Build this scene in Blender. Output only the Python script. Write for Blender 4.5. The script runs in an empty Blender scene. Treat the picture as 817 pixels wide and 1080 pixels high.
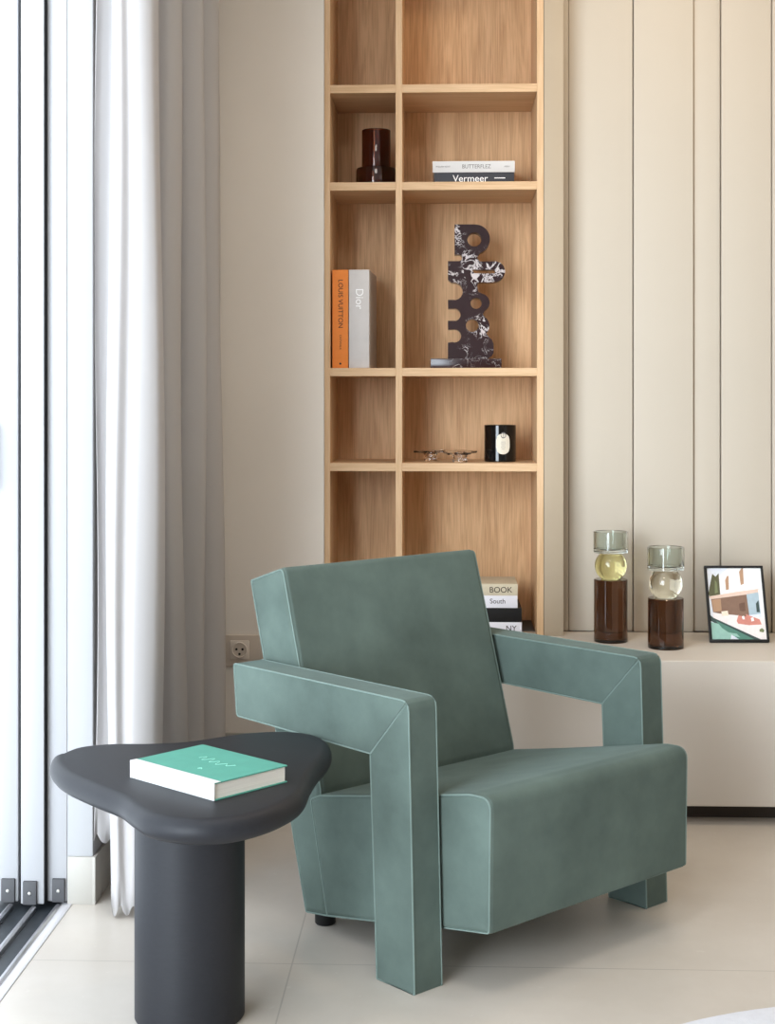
import bpy, bmesh, math, random
from mathutils import Vector, Matrix
random.seed(4)
PI = math.pi
scene = bpy.context.scene
COL = scene.collection

# ------------------------------------------------------------------ helpers
WM = {}                      # world matrix of every object that may become a parent

def tag(o, label=None, cat=None, group=None, kind=None):
    if label: o['label'] = label
    if cat: o['category'] = cat
    if group: o['group'] = group
    if kind: o['kind'] = kind
    return o

def thing(name, label, cat, loc=(0, 0, 0), rz=0.0, group=None):
    o = bpy.data.objects.new(name, None)
    COL.objects.link(o)
    o.empty_display_size = 0.05
    o.location = loc
    o.rotation_euler = (0, 0, rz)
    WM[o] = Matrix.Translation(loc) @ Matrix.Rotation(rz, 4, 'Z')
    return tag(o, label, cat, group)

def obj(name, bm, mat, parent=None, local=False, smooth=35, wn=False):
    """link a bmesh as ONE mesh object; coordinates are world unless local"""
    if parent is not None:
        if not local:
            bm.transform(WM[parent].inverted())
        M = WM[parent]
    else:
        M = Matrix.Identity(4)
    bmesh.ops.recalc_face_normals(bm, faces=bm.faces)
    capk = set()
    me = bpy.data.meshes.new(name)
    bm.to_mesh(me)
    bm.free()
    o = bpy.data.objects.new(name, me)
    if parent is None:       # origin at the base of the thing
        xs = [v.co for v in me.vertices]
        c = Vector(((min(v.x for v in xs) + max(v.x for v in xs)) / 2,
                    (min(v.y for v in xs) + max(v.y for v in xs)) / 2,
                    min(v.z for v in xs)))
        me.transform(Matrix.Translation(-c))
        o.location = c
        M = Matrix.Translation(c)
    for m in (mat if isinstance(mat, (list, tuple)) else [mat]):
        me.materials.append(m)
    if smooth:
        for p in me.polygons: p.use_smooth = True
        me.set_sharp_from_angle(angle=math.radians(smooth))
    COL.objects.link(o)
    if parent is not None: o.parent = parent
    WM[o] = M
    if wn:
        for p in me.polygons:
            if len(p.vertices) > 8:
                for k in p.edge_keys:
                    capk.add(k)
        for e in me.edges:
            if e.key in capk: e.use_edge_sharp = True
        md = o.modifiers.new('flat_face_normals', 'WEIGHTED_NORMAL'); md.weight = 80; md.keep_sharp = True
    return o

def struct(name, bm, mat, parent=None, **k):
    o = obj(name, bm, mat, parent, **k)
    if parent is None: o['kind'] = 'structure'
    return o

def merge(dst, src):
    me = bpy.data.meshes.new('tmp')
    src.to_mesh(me); src.free()
    dst.from_mesh(me)
    bpy.data.meshes.remove(me)

def box(x0, x1, y0, y1, z0, z1, bev=0.0, seg=2, into=None):
    bm = bmesh.new()
    bmesh.ops.create_cube(bm, size=1.0)
    for v in bm.verts:
        v.co = Vector((x0 + (v.co.x + .5) * (x1 - x0), y0 + (v.co.y + .5) * (y1 - y0), z0 + (v.co.z + .5) * (z1 - z0)))
    if bev > 0:
        bmesh.ops.bevel(bm, geom=list(bm.edges), offset=bev, segments=seg, profile=.5, affect='EDGES')
    if into is not None:
        merge(into, bm); return into
    return bm

def lathe(prof, cx=0, cy=0, n=48, close=False):
    """profile [(r,z)] round a vertical axis"""
    bm = bmesh.new()
    rings = []
    for r, z in prof:
        if r < 1e-6:
            rings.append([bm.verts.new((cx, cy, z))])
        else:
            rings.append([bm.verts.new((cx + r * math.cos(2 * PI * i / n), cy + r * math.sin(2 * PI * i / n), z)) for i in range(n)])
    pairs = list(zip(rings[:-1], rings[1:]))
    if close: pairs.append((rings[-1], rings[0]))
    for a, b in pairs:
        for i in range(n):
            j = (i + 1) % n
            if len(a) == 1 and len(b) == 1: continue
            if len(a) == 1: bm.faces.new((a[0], b[i], b[j]))
            elif len(b) == 1: bm.faces.new((a[i], a[j], b[0]))
            else: bm.faces.new((a[i], a[j], b[j], b[i]))
    return bm

def fillet(pts, radii, seg=5):
    """round the corners of a closed 2D polygon"""
    out = []
    n = len(pts)
    for i in range(n):
        p = Vector(pts[i]); a = Vector(pts[i - 1]); b = Vector(pts[(i + 1) % n])
        r = radii[i] if isinstance(radii, (list, tuple)) else radii
        if r <= 0:
            out.append(p.copy()); continue
        d1 = (a - p).normalized(); d2 = (b - p).normalized()
        ang = d1.angle(d2)
        t = min(r / math.tan(ang / 2), (a - p).length * .49, (b - p).length * .49)
        p0 = p + d1 * t; p1 = p + d2 * t
        for k in range(seg + 1):
            w = k / seg
            out.append(p0 * (1 - w) ** 2 + p * (2 * w * (1 - w)) + p1 * w ** 2)
    return out

def inset_poly(pts, d):
    """mitred inward offset of a closed polygon"""
    n = len(pts)
    area = sum(pts[i - 1][0] * pts[i][1] - pts[i][0] * pts[i - 1][1] for i in range(n))
    sg = 1 if area > 0 else -1
    out = []
    for i in range(n):
        p = Vector(pts[i][:2]); a = Vector(pts[i - 1][:2]); b = Vector(pts[(i + 1) % n][:2])
        t1 = (p - a).normalized(); t2 = (b - p).normalized()
        n1 = Vector((-t1.y, t1.x)) * sg; n2 = Vector((-t2.y, t2.x)) * sg
        m = (n1 + n2)
        m = m / max(m.dot(n1), .2)
        out.append(p + m * d)
    return out

def prism(corners, radii, s0, s1, bev=0.0, seg=3, fseg=5, to=lambda u, z, s: (u, s, z)):
    """2D polygon (u,z) with rounded corners extruded along s, with rounded cap edges"""
    bm = bmesh.new()
    prof = []
    if bev > 0:
        for k in range(seg + 1):
            a = PI / 2 * k / seg
            prof.append((bev * (1 - math.sin(a)), bev * (1 - math.cos(a))))
    else:
        prof = [(0, 0)]
    def ring(d, s):
        q = inset_poly(corners, d) if d > 0 else corners
        rr = [max(r - d * .7, .0004) if r > 0 else 0 for r in (radii if isinstance(radii, (list, tuple)) else [radii] * len(corners))]
        return [bm.verts.new(to(p[0], p[1], s)) for p in fillet(q, rr, fseg)]
    rings = [ring(d, s0 + e) for d, e in prof] + [ring(d, s1 - e) for d, e in reversed(prof)]
    n = len(rings[0])
    for A, B in zip(rings[:-1], rings[1:]):
        for i in range(n):
            j = (i + 1) % n
            bm.faces.new((A[i], B[i], B[j], A[j]))
    bm.faces.new(rings[0]); bm.faces.new(list(reversed(rings[-1])))
    return bm

def tube(pts, r, n=8, closed=False, into=None):
    bm = into if into is not None else bmesh.new()
    pts = [Vector(p) for p in pts]
    q = [pts[0]]
    for p in pts[1:]:
        if (p - q[-1]).length > 1e-5: q.append(p)
    if closed and (q[0] - q[-1]).length < 1e-5: q.pop()
    pts = q; m = len(pts)
    rings = []
    up = None
    for i, p in enumerate(pts):
        if closed: d = pts[(i + 1) % m] - pts[i - 1]
        else: d = pts[min(i + 1, m - 1)] - pts[max(i - 1, 0)]
        d.normalize()
        if up is None:
            up = Vector((0, 0, 1)) if abs(d.z) < .9 else Vector((1, 0, 0))
        up = (up - d * up.dot(d))
        if up.length < 1e-4: up = d.orthogonal()
        up.normalize()
        sd = d.cross(up)
        rings.append([bm.verts.new(p + (up * math.cos(2 * PI * k / n) + sd * math.sin(2 * PI * k / n)) * r) for k in range(n)])
    for i in range(m if closed else m - 1):
        a, b = rings[i], rings[(i + 1) % m]
        for k in range(n):
            l = (k + 1) % n
            bm.faces.new((a[k], a[l], b[l], b[k]))
    if not closed:
        bm.faces.new(list(reversed(rings[0]))); bm.faces.new(rings[-1])
    return bm

def catmull(pts, per=8, closed=False):
    n = len(pts); out = []
    P = [Vector(p) for p in pts]
    rng = range(n) if closed else range(n - 1)
    for i in rng:
        if closed: a, b, c, d = P[i - 1], P[i], P[(i + 1) % n], P[(i + 2) % n]
        else: a, b, c, d = P[max(i - 1, 0)], P[i], P[i + 1], P[min(i + 2, n - 1)]
        for k in range(per):
            t = k / per
            out.append(.5 * ((2 * b) + (c - a) * t + (2 * a - 5 * b + 4 * c - d) * t * t + (3 * b - a - 3 * c + d) * t ** 3))
    if not closed: out.append(P[-1].copy())
    return out

def text(name, s, mat, parent, origin, right, up, height, align='CENTER', depth=.0006, squash=1.0):
    """raised lettering; height = cap height; right/up = world directions on the surface"""
    cu = bpy.data.curves.new(name, 'FONT')
    cu.body = s; cu.size = 1.0; cu.align_x = align; cu.align_y = 'CENTER'; cu.extrude = .0
    o = bpy.data.objects.new(name, cu)
    COL.objects.link(o)
    bpy.context.view_layer.update()
    me = bpy.data.meshes.new_from_object(o)
    bpy.data.objects.remove(o); bpy.data.curves.remove(cu)
    bm = bmesh.new(); bm.from_mesh(me); bpy.data.meshes.remove(me)
    bmesh.ops.remove_doubles(bm, verts=bm.verts, dist=1e-5)
    r = bmesh.ops.extrude_face_region(bm, geom=list(bm.faces))
    k = height / .70
    bmesh.ops.translate(bm, verts=[v for v in r['geom'] if isinstance(v, bmesh.types.BMVert)], vec=(0, 0, depth / k))
    R = Vector(right).normalized(); U = Vector(up).normalized(); N = R.cross(U)
    M = Matrix(((R.x * squash, U.x, N.x, 0), (R.y * squash, U.y, N.y, 0), (R.z * squash, U.z, N.z, 0), (0, 0, 0, 1)))
    bm.transform(Matrix.Translation(origin) @ M @ Matrix.Scale(k, 4))
    return obj(name, bm, mat, parent, smooth=0)

# ------------------------------------------------------------------ materials
def lin(c):
    return tuple(((x / 255) / 12.92 if x / 255 <= .04045 else (((x / 255) + .055) / 1.055) ** 2.4) for x in c) + (1.0,)

def mat(name, rgb, rough=.6, metal=0.0, spec=.4, noise=0.0, nscale=8.0, bump=0.0, bscale=200.0, sheen=0.0, sheen_tint=None, sheen_rough=.4, stretch=(1, 1, 1), trans=0.0, ior=1.45, coat=0.0):
    m = bpy.data.materials.new(name); m.use_nodes = True
    nt = m.node_tree; b = nt.nodes['Principled BSDF']
    c = lin(rgb)
    b.inputs['Base Color'].default_value = c
    b.inputs['Roughness'].default_value = rough
    b.inputs['Metallic'].default_value = metal
    b.inputs['Specular IOR Level'].default_value = spec
    b.inputs['IOR'].default_value = ior
    b.inputs['Transmission Weight'].default_value = trans
    b.inputs['Coat Weight'].default_value = coat
    if sheen:
        b.inputs['Sheen Weight'].default_value = sheen
        b.inputs['Sheen Roughness'].default_value = sheen_rough
        if sheen_tint: b.inputs['Sheen Tint'].default_value = lin(sheen_tint)
    tc = nt.nodes.new('ShaderNodeTexCoord')
    mp = nt.nodes.new('ShaderNodeMapping'); mp.inputs['Scale'].default_value = stretch
    nt.links.new(tc.outputs['Object'], mp.inputs['Vector'])
    if noise:
        n = nt.nodes.new('ShaderNodeTexNoise'); n.inputs['Scale'].default_value = nscale; n.inputs['Detail'].default_value = 6
        n.inputs['Roughness'].default_value = .6
        nt.links.new(mp.outputs[0], n.inputs['Vector'])
        mx = nt.nodes.new('ShaderNodeMix'); mx.data_type = 'RGBA'
        mx.inputs['A'].default_value = tuple(max(0, x * (1 - noise)) for x in c[:3]) + (1,)
        mx.inputs['B'].default_value = tuple(min(1, x * (1 + noise)) for x in c[:3]) + (1,)
        rp = nt.nodes.new('ShaderNodeMapRange'); rp.inputs['From Min'].default_value = .3; rp.inputs['From Max'].default_value = .7
        nt.links.new(n.outputs['Fac'], rp.inputs['Value'])
        nt.links.new(rp.outputs[0], mx.inputs['Factor'])
        nt.links.new(mx.outputs['Result'], b.inputs['Base Color'])
    if bump:
        n2 = nt.nodes.new('ShaderNodeTexNoise'); n2.inputs['Scale'].default_value = bscale; n2.inputs['Detail'].default_value = 3
        nt.links.new(mp.outputs[0], n2.inputs['Vector'])
        bp = nt.nodes.new('ShaderNodeBump'); bp.inputs['Strength'].default_value = bump; bp.inputs['Distance'].default_value = .002
        nt.links.new(n2.outputs['Fac'], bp.inputs['Height']); nt.links.new(bp.outputs[0], b.inputs['Normal'])
    return m

def wood(name, rgb_light, rgb_dark, horizontal=False):
    m = bpy.data.materials.new(name); m.use_nodes = True
    nt = m.node_tree; b = nt.nodes['Principled BSDF']
    b.inputs['Roughness'].default_value = .5; b.inputs['Specular IOR Level'].default_value = .3
    tc = nt.nodes.new('ShaderNodeTexCoord'); mp = nt.nodes.new('ShaderNodeMapping')
    mp.inputs['Scale'].default_value = (1.2, 14, 14) if horizontal else (14, 14, 1.2)
    nt.links.new(tc.outputs['Object'], mp.inputs['Vector'])
    w = nt.nodes.new('ShaderNodeTexNoise'); w.inputs['Scale'].default_value = 2.2; w.inputs['Detail'].default_value = 5; w.inputs['Distortion'].default_value = 1.6
    nt.links.new(mp.outputs[0], w.inputs['Vector'])
    mp2 = nt.nodes.new('ShaderNodeMapping')
    mp2.inputs['Scale'].default_value = (4, 140, 140) if horizontal else (140, 140, 4)
    nt.links.new(tc.outputs['Object'], mp2.inputs['Vector'])
    f = nt.nodes.new('ShaderNodeTexNoise'); f.inputs['Scale'].default_value = 2.5; f.inputs['Detail'].default_value = 3
    nt.links.new(mp2.outputs[0], f.inputs['Vector'])
    ad = nt.nodes.new('ShaderNodeMath'); ad.operation = 'MULTIPLY_ADD'; ad.inputs[1].default_value = .45
    sc = nt.nodes.new('ShaderNodeMath'); sc.operation = 'MULTIPLY'; sc.inputs[1].default_value = .55
    nt.links.new(w.outputs['Fac'], sc.inputs[0])
    nt.links.new(f.outputs['Fac'], ad.inputs[0]); nt.links.new(sc.outputs[0], ad.inputs[2])
    cr = nt.nodes.new('ShaderNodeValToRGB')
    cr.color_ramp.elements[0].position = .36; cr.color_ramp.elements[0].color = lin(rgb_dark)
    cr.color_ramp.elements[1].position = .58; cr.color_ramp.elements[1].color = lin(rgb_light)
    nt.links.new(ad.outputs[0], cr.inputs[0]); nt.links.new(cr.outputs[0], b.inputs['Base Color'])
    bp = nt.nodes.new('ShaderNodeBump'); bp.inputs['Strength'].default_value = .08; bp.inputs['Distance'].default_value = .001
    nt.links.new(f.outputs['Fac'], bp.inputs['Height']); nt.links.new(bp.outputs[0], b.inputs['Normal'])
    return m

def glass(name, rgb, rough=0.0, ior=1.48):
    """clear or tinted solid glass"""
    m = bpy.data.materials.new(name); m.use_nodes = True
    b = m.node_tree.nodes['Principled BSDF']
    b.inputs['Base Color'].default_value = lin(rgb)
    b.inputs['Roughness'].default_value = rough; b.inputs['IOR'].default_value = ior
    b.inputs['Transmission Weight'].default_value = 1.0
    return m

M = {}
M['wall'] = mat('grey_beige_paint', (236, 229, 220), .85, spec=.2, noise=.02, nscale=3, bump=.05, bscale=300)
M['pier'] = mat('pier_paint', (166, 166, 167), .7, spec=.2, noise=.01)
M['white_wall'] = mat('white_paint', (226, 225, 222), .8, spec=.2, noise=.01)
M['room_wall'] = mat('warm_white_paint', (232, 222, 208), .8, spec=.2, noise=.02)
M['cream'] = mat('cream_lacquer', (190, 180, 165), .55, spec=.3, noise=.015, nscale=2)
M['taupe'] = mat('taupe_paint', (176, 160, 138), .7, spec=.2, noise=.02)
M['console'] = mat('stone_lacquer', (204, 195, 184), .45, spec=.4, noise=.015, nscale=2)
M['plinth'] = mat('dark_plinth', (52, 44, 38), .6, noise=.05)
M['base'] = mat('baseboard_stone', (168, 164, 156), .5, noise=.03, nscale=12)
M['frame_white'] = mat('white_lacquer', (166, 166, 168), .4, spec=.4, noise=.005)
M['oak'] = wood('oak_veneer', (220, 180, 136), (190, 148, 106))
M['oak_edge'] = wood('oak_edge', (214, 180, 142), (198, 162, 122))
M['oak_shelf'] = wood('oak_shelf', (214, 180, 142), (196, 160, 120), True)
M['velvet'] = mat('sage_velvet', (88, 101, 95), .9, spec=.1, noise=.24, nscale=5, bump=.12, bscale=500, sheen=.2, sheen_tint=(200, 224, 222), sheen_rough=.35)
M['piping'] = mat('sage_piping', (112, 128, 122), .85, spec=.15, noise=.05, nscale=40, sheen=.25, sheen_tint=(210, 235, 230))
M['black_plastic'] = mat('black_plastic', (20, 20, 21), .5, noise=.05)
M['black_wood'] = mat('black_stained_wood', (36, 37, 41), .5, spec=.32, noise=.10, nscale=16, stretch=(2, 14, 14), bump=.05, bscale=60)
M['curtain'] = None
M['brush'] = mat('dark_grey_brush', (78, 78, 80), .7, noise=.06)
M['channel'] = mat('dark_channel', (42, 47, 52), .4, noise=.35, nscale=30)
M['rail'] = mat('rail_metal', (205, 205, 208), .28, metal=1.0, noise=.05)
M['steel'] = mat('screw_steel', (190, 188, 182), .3, metal=1.0, noise=.05)
M['sill'] = mat('sill_stone', (214, 212, 214), .5, noise=.03)
M['gasket'] = mat('dark_gasket', (16, 16, 17), .7, noise=.05)
M['paper'] = mat('paper_edges', (232, 228, 218), .8, noise=.06, nscale=1.0, stretch=(4, 4, 900))
M['teal_cover'] = mat('teal_cloth', (84, 152, 136), .7, noise=.05, nscale=30, bump=.1, bscale=800)
M['white_cover'] = mat('white_cloth', (212, 212, 211), .65, noise=.02)
M['pale_teal'] = mat('pale_foil', (150, 214, 198), .6, noise=.03)
M['orange'] = mat('orange_cloth', (226, 132, 58), .65, noise=.04, nscale=60)
M['silver_grey'] = mat('silver_grey_cloth', (206, 202, 200), .5, noise=.04, nscale=20)
M['white_foil'] = mat('white_foil', (250, 250, 250), .4, noise=.01)
M['dark_ink'] = mat('dark_ink', (52, 40, 36), .7, noise=.03)
M['grey_ink'] = mat('grey_ink', (120, 116, 114), .7, noise=.03)
M['charcoal'] = mat('charcoal_cloth', (58, 60, 66), .6, noise=.05)
M['black_cloth'] = mat('black_cloth', (17, 17, 18), .6, noise=.05)
M['linen'] = mat('linen_cloth', (206, 196, 172), .75, noise=.05, nscale=80)
M['off_white'] = mat('off_white_cloth', (228, 228, 236), .7, noise=.02)
M['amber'] = glass('amber_glass', (150, 78, 36))
M['brown_glass'] = glass('brown_glass', (108, 72, 50))
M['yellow_glass'] = glass('yellow_glass', (246, 240, 178))
M['champagne_glass'] = glass('champagne_glass', (250, 246, 228))
M['green_glass'] = glass('green_glass', (230, 237, 233))
M['clear_glass'] = glass('clear_glass', (250, 250, 252))
M['pane'] = glass('door_glass', (250, 252, 252), ior=1.1)
M['black_glass'] = mat('black_gloss_glass', (9, 9, 10), .08, spec=.6, noise=.02)
M['label'] = mat('cream_label', (226, 218, 200), .6, noise=.02)
M['wax'] = mat('candle_wax', (238, 230, 212), .5, noise=.01)
M['outlet'] = mat('outlet_plastic', (222, 212, 201), .45, noise=.01)
M['outlet_plate'] = mat('outlet_plate_plastic', (206, 194, 181), .5, noise=.01)
M['socket_dark'] = mat('socket_hole', (46, 40, 36), .6, noise=.02)
M['rug'] = mat('pale_rug', (226, 228, 236), .95, spec=.1, noise=.05, nscale=40, bump=.4, bscale=500)
M['frame_black'] = mat('black_frame', (24, 25, 26), .4, noise=.05)

def curtain_mat():
    m = bpy.data.materials.new('white_sheer'); m.use_nodes = True
    nt = m.node_tree; b = nt.nodes['Principled BSDF']; out = nt.nodes['Material Output']
    b.inputs['Base Color'].default_value = lin((218, 215, 214)); b.inputs['Roughness'].default_value = .9
    b.inputs['Specular IOR Level'].default_value = .1
    tr = nt.nodes.new('ShaderNodeBsdfTranslucent'); tr.inputs['Color'].default_value = lin((214, 211, 210))
    mx = nt.nodes.new('ShaderNodeMixShader'); mx.inputs[0].default_value = .5
    nt.links.new(b.outputs[0], mx.inputs[1]); nt.links.new(tr.outputs[0], mx.inputs[2]); nt.links.new(mx.outputs[0], out.inputs['Surface'])
    tc = nt.nodes.new('ShaderNodeTexCoord'); n = nt.nodes.new('ShaderNodeTexNoise'); n.inputs['Scale'].default_value = 700
    nt.links.new(tc.outputs['Object'], n.inputs['Vector'])
    bp = nt.nodes.new('ShaderNodeBump'); bp.inputs['Strength'].default_value = .08; bp.inputs['Distance'].default_value = .001
    nt.links.new(n.outputs['Fac'], bp.inputs['Height']); nt.links.new(bp.outputs[0], b.inputs['Normal'])
    return m
M['curtain'] = curtain_mat()

def floor_mat():
    m = bpy.data.materials.new('limestone_tiles'); m.use_nodes = True
    nt = m.node_tree; b = nt.nodes['Principled BSDF']
    b.inputs['Roughness'].default_value = .33; b.inputs['Specular IOR Level'].default_value = .5
    g = nt.nodes.new('ShaderNodeNewGeometry')
    sp = nt.nodes.new('ShaderNodeSeparateXYZ'); nt.links.new(g.outputs['Position'], sp.inputs[0])
    def joint(sock, off, size):
        a = nt.nodes.new('ShaderNodeMath'); a.operation = 'SUBTRACT'; a.inputs[1].default_value = off - size * 20
        nt.links.new(sock, a.inputs[0])
        md = nt.nodes.new('ShaderNodeMath'); md.operation = 'MODULO'; md.inputs[1].default_value = size
        nt.links.new(a.outputs[0], md.inputs[0])
        lt = nt.nodes.new('ShaderNodeMath'); lt.operation = 'LESS_THAN'; lt.inputs[1].default_value = .0028
        nt.links.new(md.outputs[0], lt.inputs[0])
        return lt.outputs[0]
    jx = joint(sp.outputs['X'], -.2873, 1.2); jy = joint(sp.outputs['Y'], 2.730, 1.2)
    mxm = nt.nodes.new('ShaderNodeMath'); mxm.operation = 'MAXIMUM'
    nt.links.new(jx, mxm.inputs[0]); nt.links.new(jy, mxm.inputs[1])
    n = nt.nodes.new('ShaderNodeTexNoise'); n.inputs['Scale'].default_value = 3.0; n.inputs['Detail'].default_value = 8; n.inputs['Roughness'].default_value = .65
    nt.links.new(g.outputs['Position'], n.inputs['Vector'])
    cr = nt.nodes.new('ShaderNodeValToRGB')
    cr.color_ramp.elements[0].position = .3; cr.color_ramp.elements[0].color = lin((196, 187, 176))
    cr.color_ramp.elements[1].position = .7; cr.color_ramp.elements[1].color = lin((208, 200, 190))
    nt.links.new(n.outputs['Fac'], cr.inputs[0])
    # small pale fossil flecks
    v = nt.nodes.new('ShaderNodeTexNoise'); v.inputs['Scale'].default_value = 38; v.inputs['Detail'].default_value = 2
    nt.links.new(g.outputs['Position'], v.inputs['Vector'])
    mr = nt.nodes.new('ShaderNodeMapRange'); mr.inputs['From Min'].default_value = .70; mr.inputs['From Max'].default_value = .76; mr.inputs['To Max'].default_value = .45
    nt.links.new(v.outputs['Fac'], mr.inputs['Value'])
    m1 = nt.nodes.new('ShaderNodeMix'); m1.data_type = 'RGBA'; m1.inputs['B'].default_value = lin((216, 210, 200))
    nt.links.new(mr.outputs[0], m1.inputs['Factor']); nt.links.new(cr.outputs[0], m1.inputs['A'])
    m2 = nt.nodes.new('ShaderNodeMix'); m2.data_type = 'RGBA'; m2.inputs['B'].default_value = lin((176, 168, 158))
    nt.links.new(mxm.outputs[0], m2.inputs['Factor']); nt.links.new(m1.outputs['Result'], m2.inputs['A'])
    nt.links.new(m2.outputs['Result'], b.inputs['Base Color'])
    return m
M['floor'] = floor_mat()

def marble_mat(vein=.06):
    m = bpy.data.materials.new('dark_veined_marble'); m.use_nodes = True
    nt = m.node_tree; b = nt.nodes['Principled BSDF']
    b.inputs['Roughness'].default_value = .22; b.inputs['Specular IOR Level'].default_value = .5
    tc = nt.nodes.new('ShaderNodeTexCoord')
    n = nt.nodes.new('ShaderNodeTexNoise'); n.inputs['Scale'].default_value = 34; n.inputs['Detail'].default_value = 5; n.inputs['Distortion'].default_value = .7; n.inputs['Roughness'].default_value = .62
    nt.links.new(tc.outputs['Object'], n.inputs['Vector'])
    a = nt.nodes.new('ShaderNodeMath'); a.operation = 'SUBTRACT'; a.inputs[1].default_value = .5
    ab = nt.nodes.new('ShaderNodeMath'); ab.operation = 'ABSOLUTE'
    nt.links.new(n.outputs['Fac'], a.inputs[0]); nt.links.new(a.outputs[0], ab.inputs[0])
    # veins gather in bands
    n2 = nt.nodes.new('ShaderNodeTexNoise'); n2.inputs['Scale'].default_value = 9; n2.inputs['Detail'].default_value = 2
    nt.links.new(tc.outputs['Object'], n2.inputs['Vector'])
    wd = nt.nodes.new('ShaderNodeMapRange'); wd.inputs['From Min'].default_value = .46; wd.inputs['From Max'].default_value = .66; wd.inputs['To Min'].default_value = -.02; wd.inputs['To Max'].default_value = vein
    nt.links.new(n2.outputs['Fac'], wd.inputs['Value'])
    df = nt.nodes.new('ShaderNodeMath'); df.operation = 'SUBTRACT'
    nt.links.new(wd.outputs[0], df.inputs[0]); nt.links.new(ab.outputs[0], df.inputs[1])
    mr = nt.nodes.new('ShaderNodeMapRange'); mr.inputs['From Min'].default_value = -.004; mr.inputs['From Max'].default_value = .02
    nt.links.new(df.outputs[0], mr.inputs['Value'])
    cr = nt.nodes.new('ShaderNodeValToRGB')
    cr.color_ramp.elements[0].color = lin((44, 24, 28)); cr.color_ramp.elements[1].color = lin((206, 198, 198))
    nt.links.new(mr.outputs[0], cr.inputs[0]); nt.links.new(cr.outputs[0], b.inputs['Base Color'])
    return m
M['marble'] = marble_mat()
M['marble_base'] = marble_mat(.012)

# ------------------------------------------------------------------ the room (structure)
ZC = 2.60                                    # ceiling height
XR, YB, YR = 3.4, 4.03, -3.0                 # right wall, back wall, rear wall
struct('floor', box(-.776, XR + .1, YR - .1, YB + .42, -.12, 0), M['floor'], smooth=0)
struct('ceiling', box(-1.05, XR + .1, YR - .1, YB + .42, ZC, ZC + .1), M['white_wall'], smooth=0)
# back wall: plain part by the curtain, filler beside the shelves, the deep slab
struct('wall_back', box(-.735, -.334, YB, YB + .32, 0, ZC, 0), M['wall'], smooth=0)
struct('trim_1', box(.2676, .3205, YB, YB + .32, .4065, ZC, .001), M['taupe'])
struct('wall_back_slab', box(-1.05, XR + .1, YB + .32, YB + .42, 0, ZC), M['white_wall'], smooth=0)
# left wall: the pier the doors slide behind, the header above the opening, the pier near the camera
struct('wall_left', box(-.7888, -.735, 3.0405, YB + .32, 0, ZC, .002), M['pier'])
struct('wall_left_header', box(-.98, -.735, YR, 3.045, 2.52, ZC), M['white_wall'], smooth=0)
struct('wall_left_pier', box(-.98, -.735, YR, -.7, 0, 2.52), M['white_wall'], smooth=0)
struct('wall_right', box(XR, XR + .1, YR - .1, YB + .32, 0, ZC), M['room_wall'], smooth=0)
# rear wall behind the camera 
bm = box(-.98, XR, YR - .1, YR, 0, ZC)
struct('wall_rear', bm, M['room_wall'], smooth=0)
# baseboards
bm = box(-.787, -.733, 3.034, 3.0405, 0, .099, .001)
box(-.735, -.728, 3.034, YB, 0, .099, .001, into=bm)
struct('baseboard_left', bm, M['base'])
struct('baseboard_back', box(-.728, -.335, YB - .010, YB, 0, .135, .001), M['base'])

# cream wall cladding: boards with shadow gaps between them
Yp = 4.11
boards = [(.3205, .3402, .0), (.3412, .5187, .004), (.5213, .6855, .0), (.6880, .7610, .012), (.7637, .9000, .002), (.9020, 1.08, -.004), (1.084, 1.25, .004), (1.254, 1.326, .012), (1.33, 1.50, .002), (1.504, 1.75, 0), (1.754, 2.0, .0), (2.004, 2.35, 0), (2.354, 2.75, 0), (2.754, 3.2, 0), (3.204, XR, 0)]
for i, (a, b, d) in enumerate(boards):
    struct('trim_%d' % (i + 2), box(a, b, Yp + d, Yp + .20, .4065, ZC, .0025, 3), M['cream'])
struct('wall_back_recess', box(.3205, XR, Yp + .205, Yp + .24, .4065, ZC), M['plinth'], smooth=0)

# ------------------------------------------------------------------ sliding doors and their tracks
def door(name, x0, x1, y0, bx0, bx1, handle=False):
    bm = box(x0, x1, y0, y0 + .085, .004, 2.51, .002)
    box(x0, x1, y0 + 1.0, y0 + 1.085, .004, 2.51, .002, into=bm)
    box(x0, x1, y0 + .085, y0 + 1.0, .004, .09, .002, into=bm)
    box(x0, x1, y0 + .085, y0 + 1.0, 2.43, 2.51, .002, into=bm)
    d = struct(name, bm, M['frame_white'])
    xc = (x0 + x1) / 2
    obj('glass_pane', box(xc - .012, xc + .012, y0 + .08, y0 + 1.005, .085, 2.435), M['pane'], d, smooth=0)
    br = obj('track_brush', box(bx0, bx1, y0 - .007, y0 + .002, .0045, .0525, .0008), M['brush'], d)
    br['label'] = 'dark grey brush block over the track end'
    bc = (bx0 + bx1) / 2
    s = lathe([(0, 0), (.0035, 0), (.004, .0008), (.003, .0022), (0, .0026)], n=16)
    s.transform(Matrix.Translation((bc, y0 - .007, .028)) @ Matrix.Rotation(PI / 2, 4, 'X'))
    obj('screw', s, M['steel'], br)
    if handle:
        h = tube([(x0 - .004, y0 - .002, .868), (x0 - .004, y0 - .030, .868), (x0 - .004, y0 - .034, .875), (x0 - .004, y0 - .034, .99), (x0 - .004, y0 - .030, .997), (x0 - .004, y0 - .002, .997)], .0075, 10)
        obj('handle', h, M['rail'], d)
    return d
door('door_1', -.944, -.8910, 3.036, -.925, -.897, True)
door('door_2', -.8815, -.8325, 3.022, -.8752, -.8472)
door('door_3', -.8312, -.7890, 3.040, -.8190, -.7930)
bm = box(-.8905, -.8820, 3.046, 3.056, .004, 2.51)
box(-.8322, -.8315, 3.0235, 3.10, .004, 2.51, into=bm)
struct('trim_30', bm, M['gasket'], smooth=0)
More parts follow.
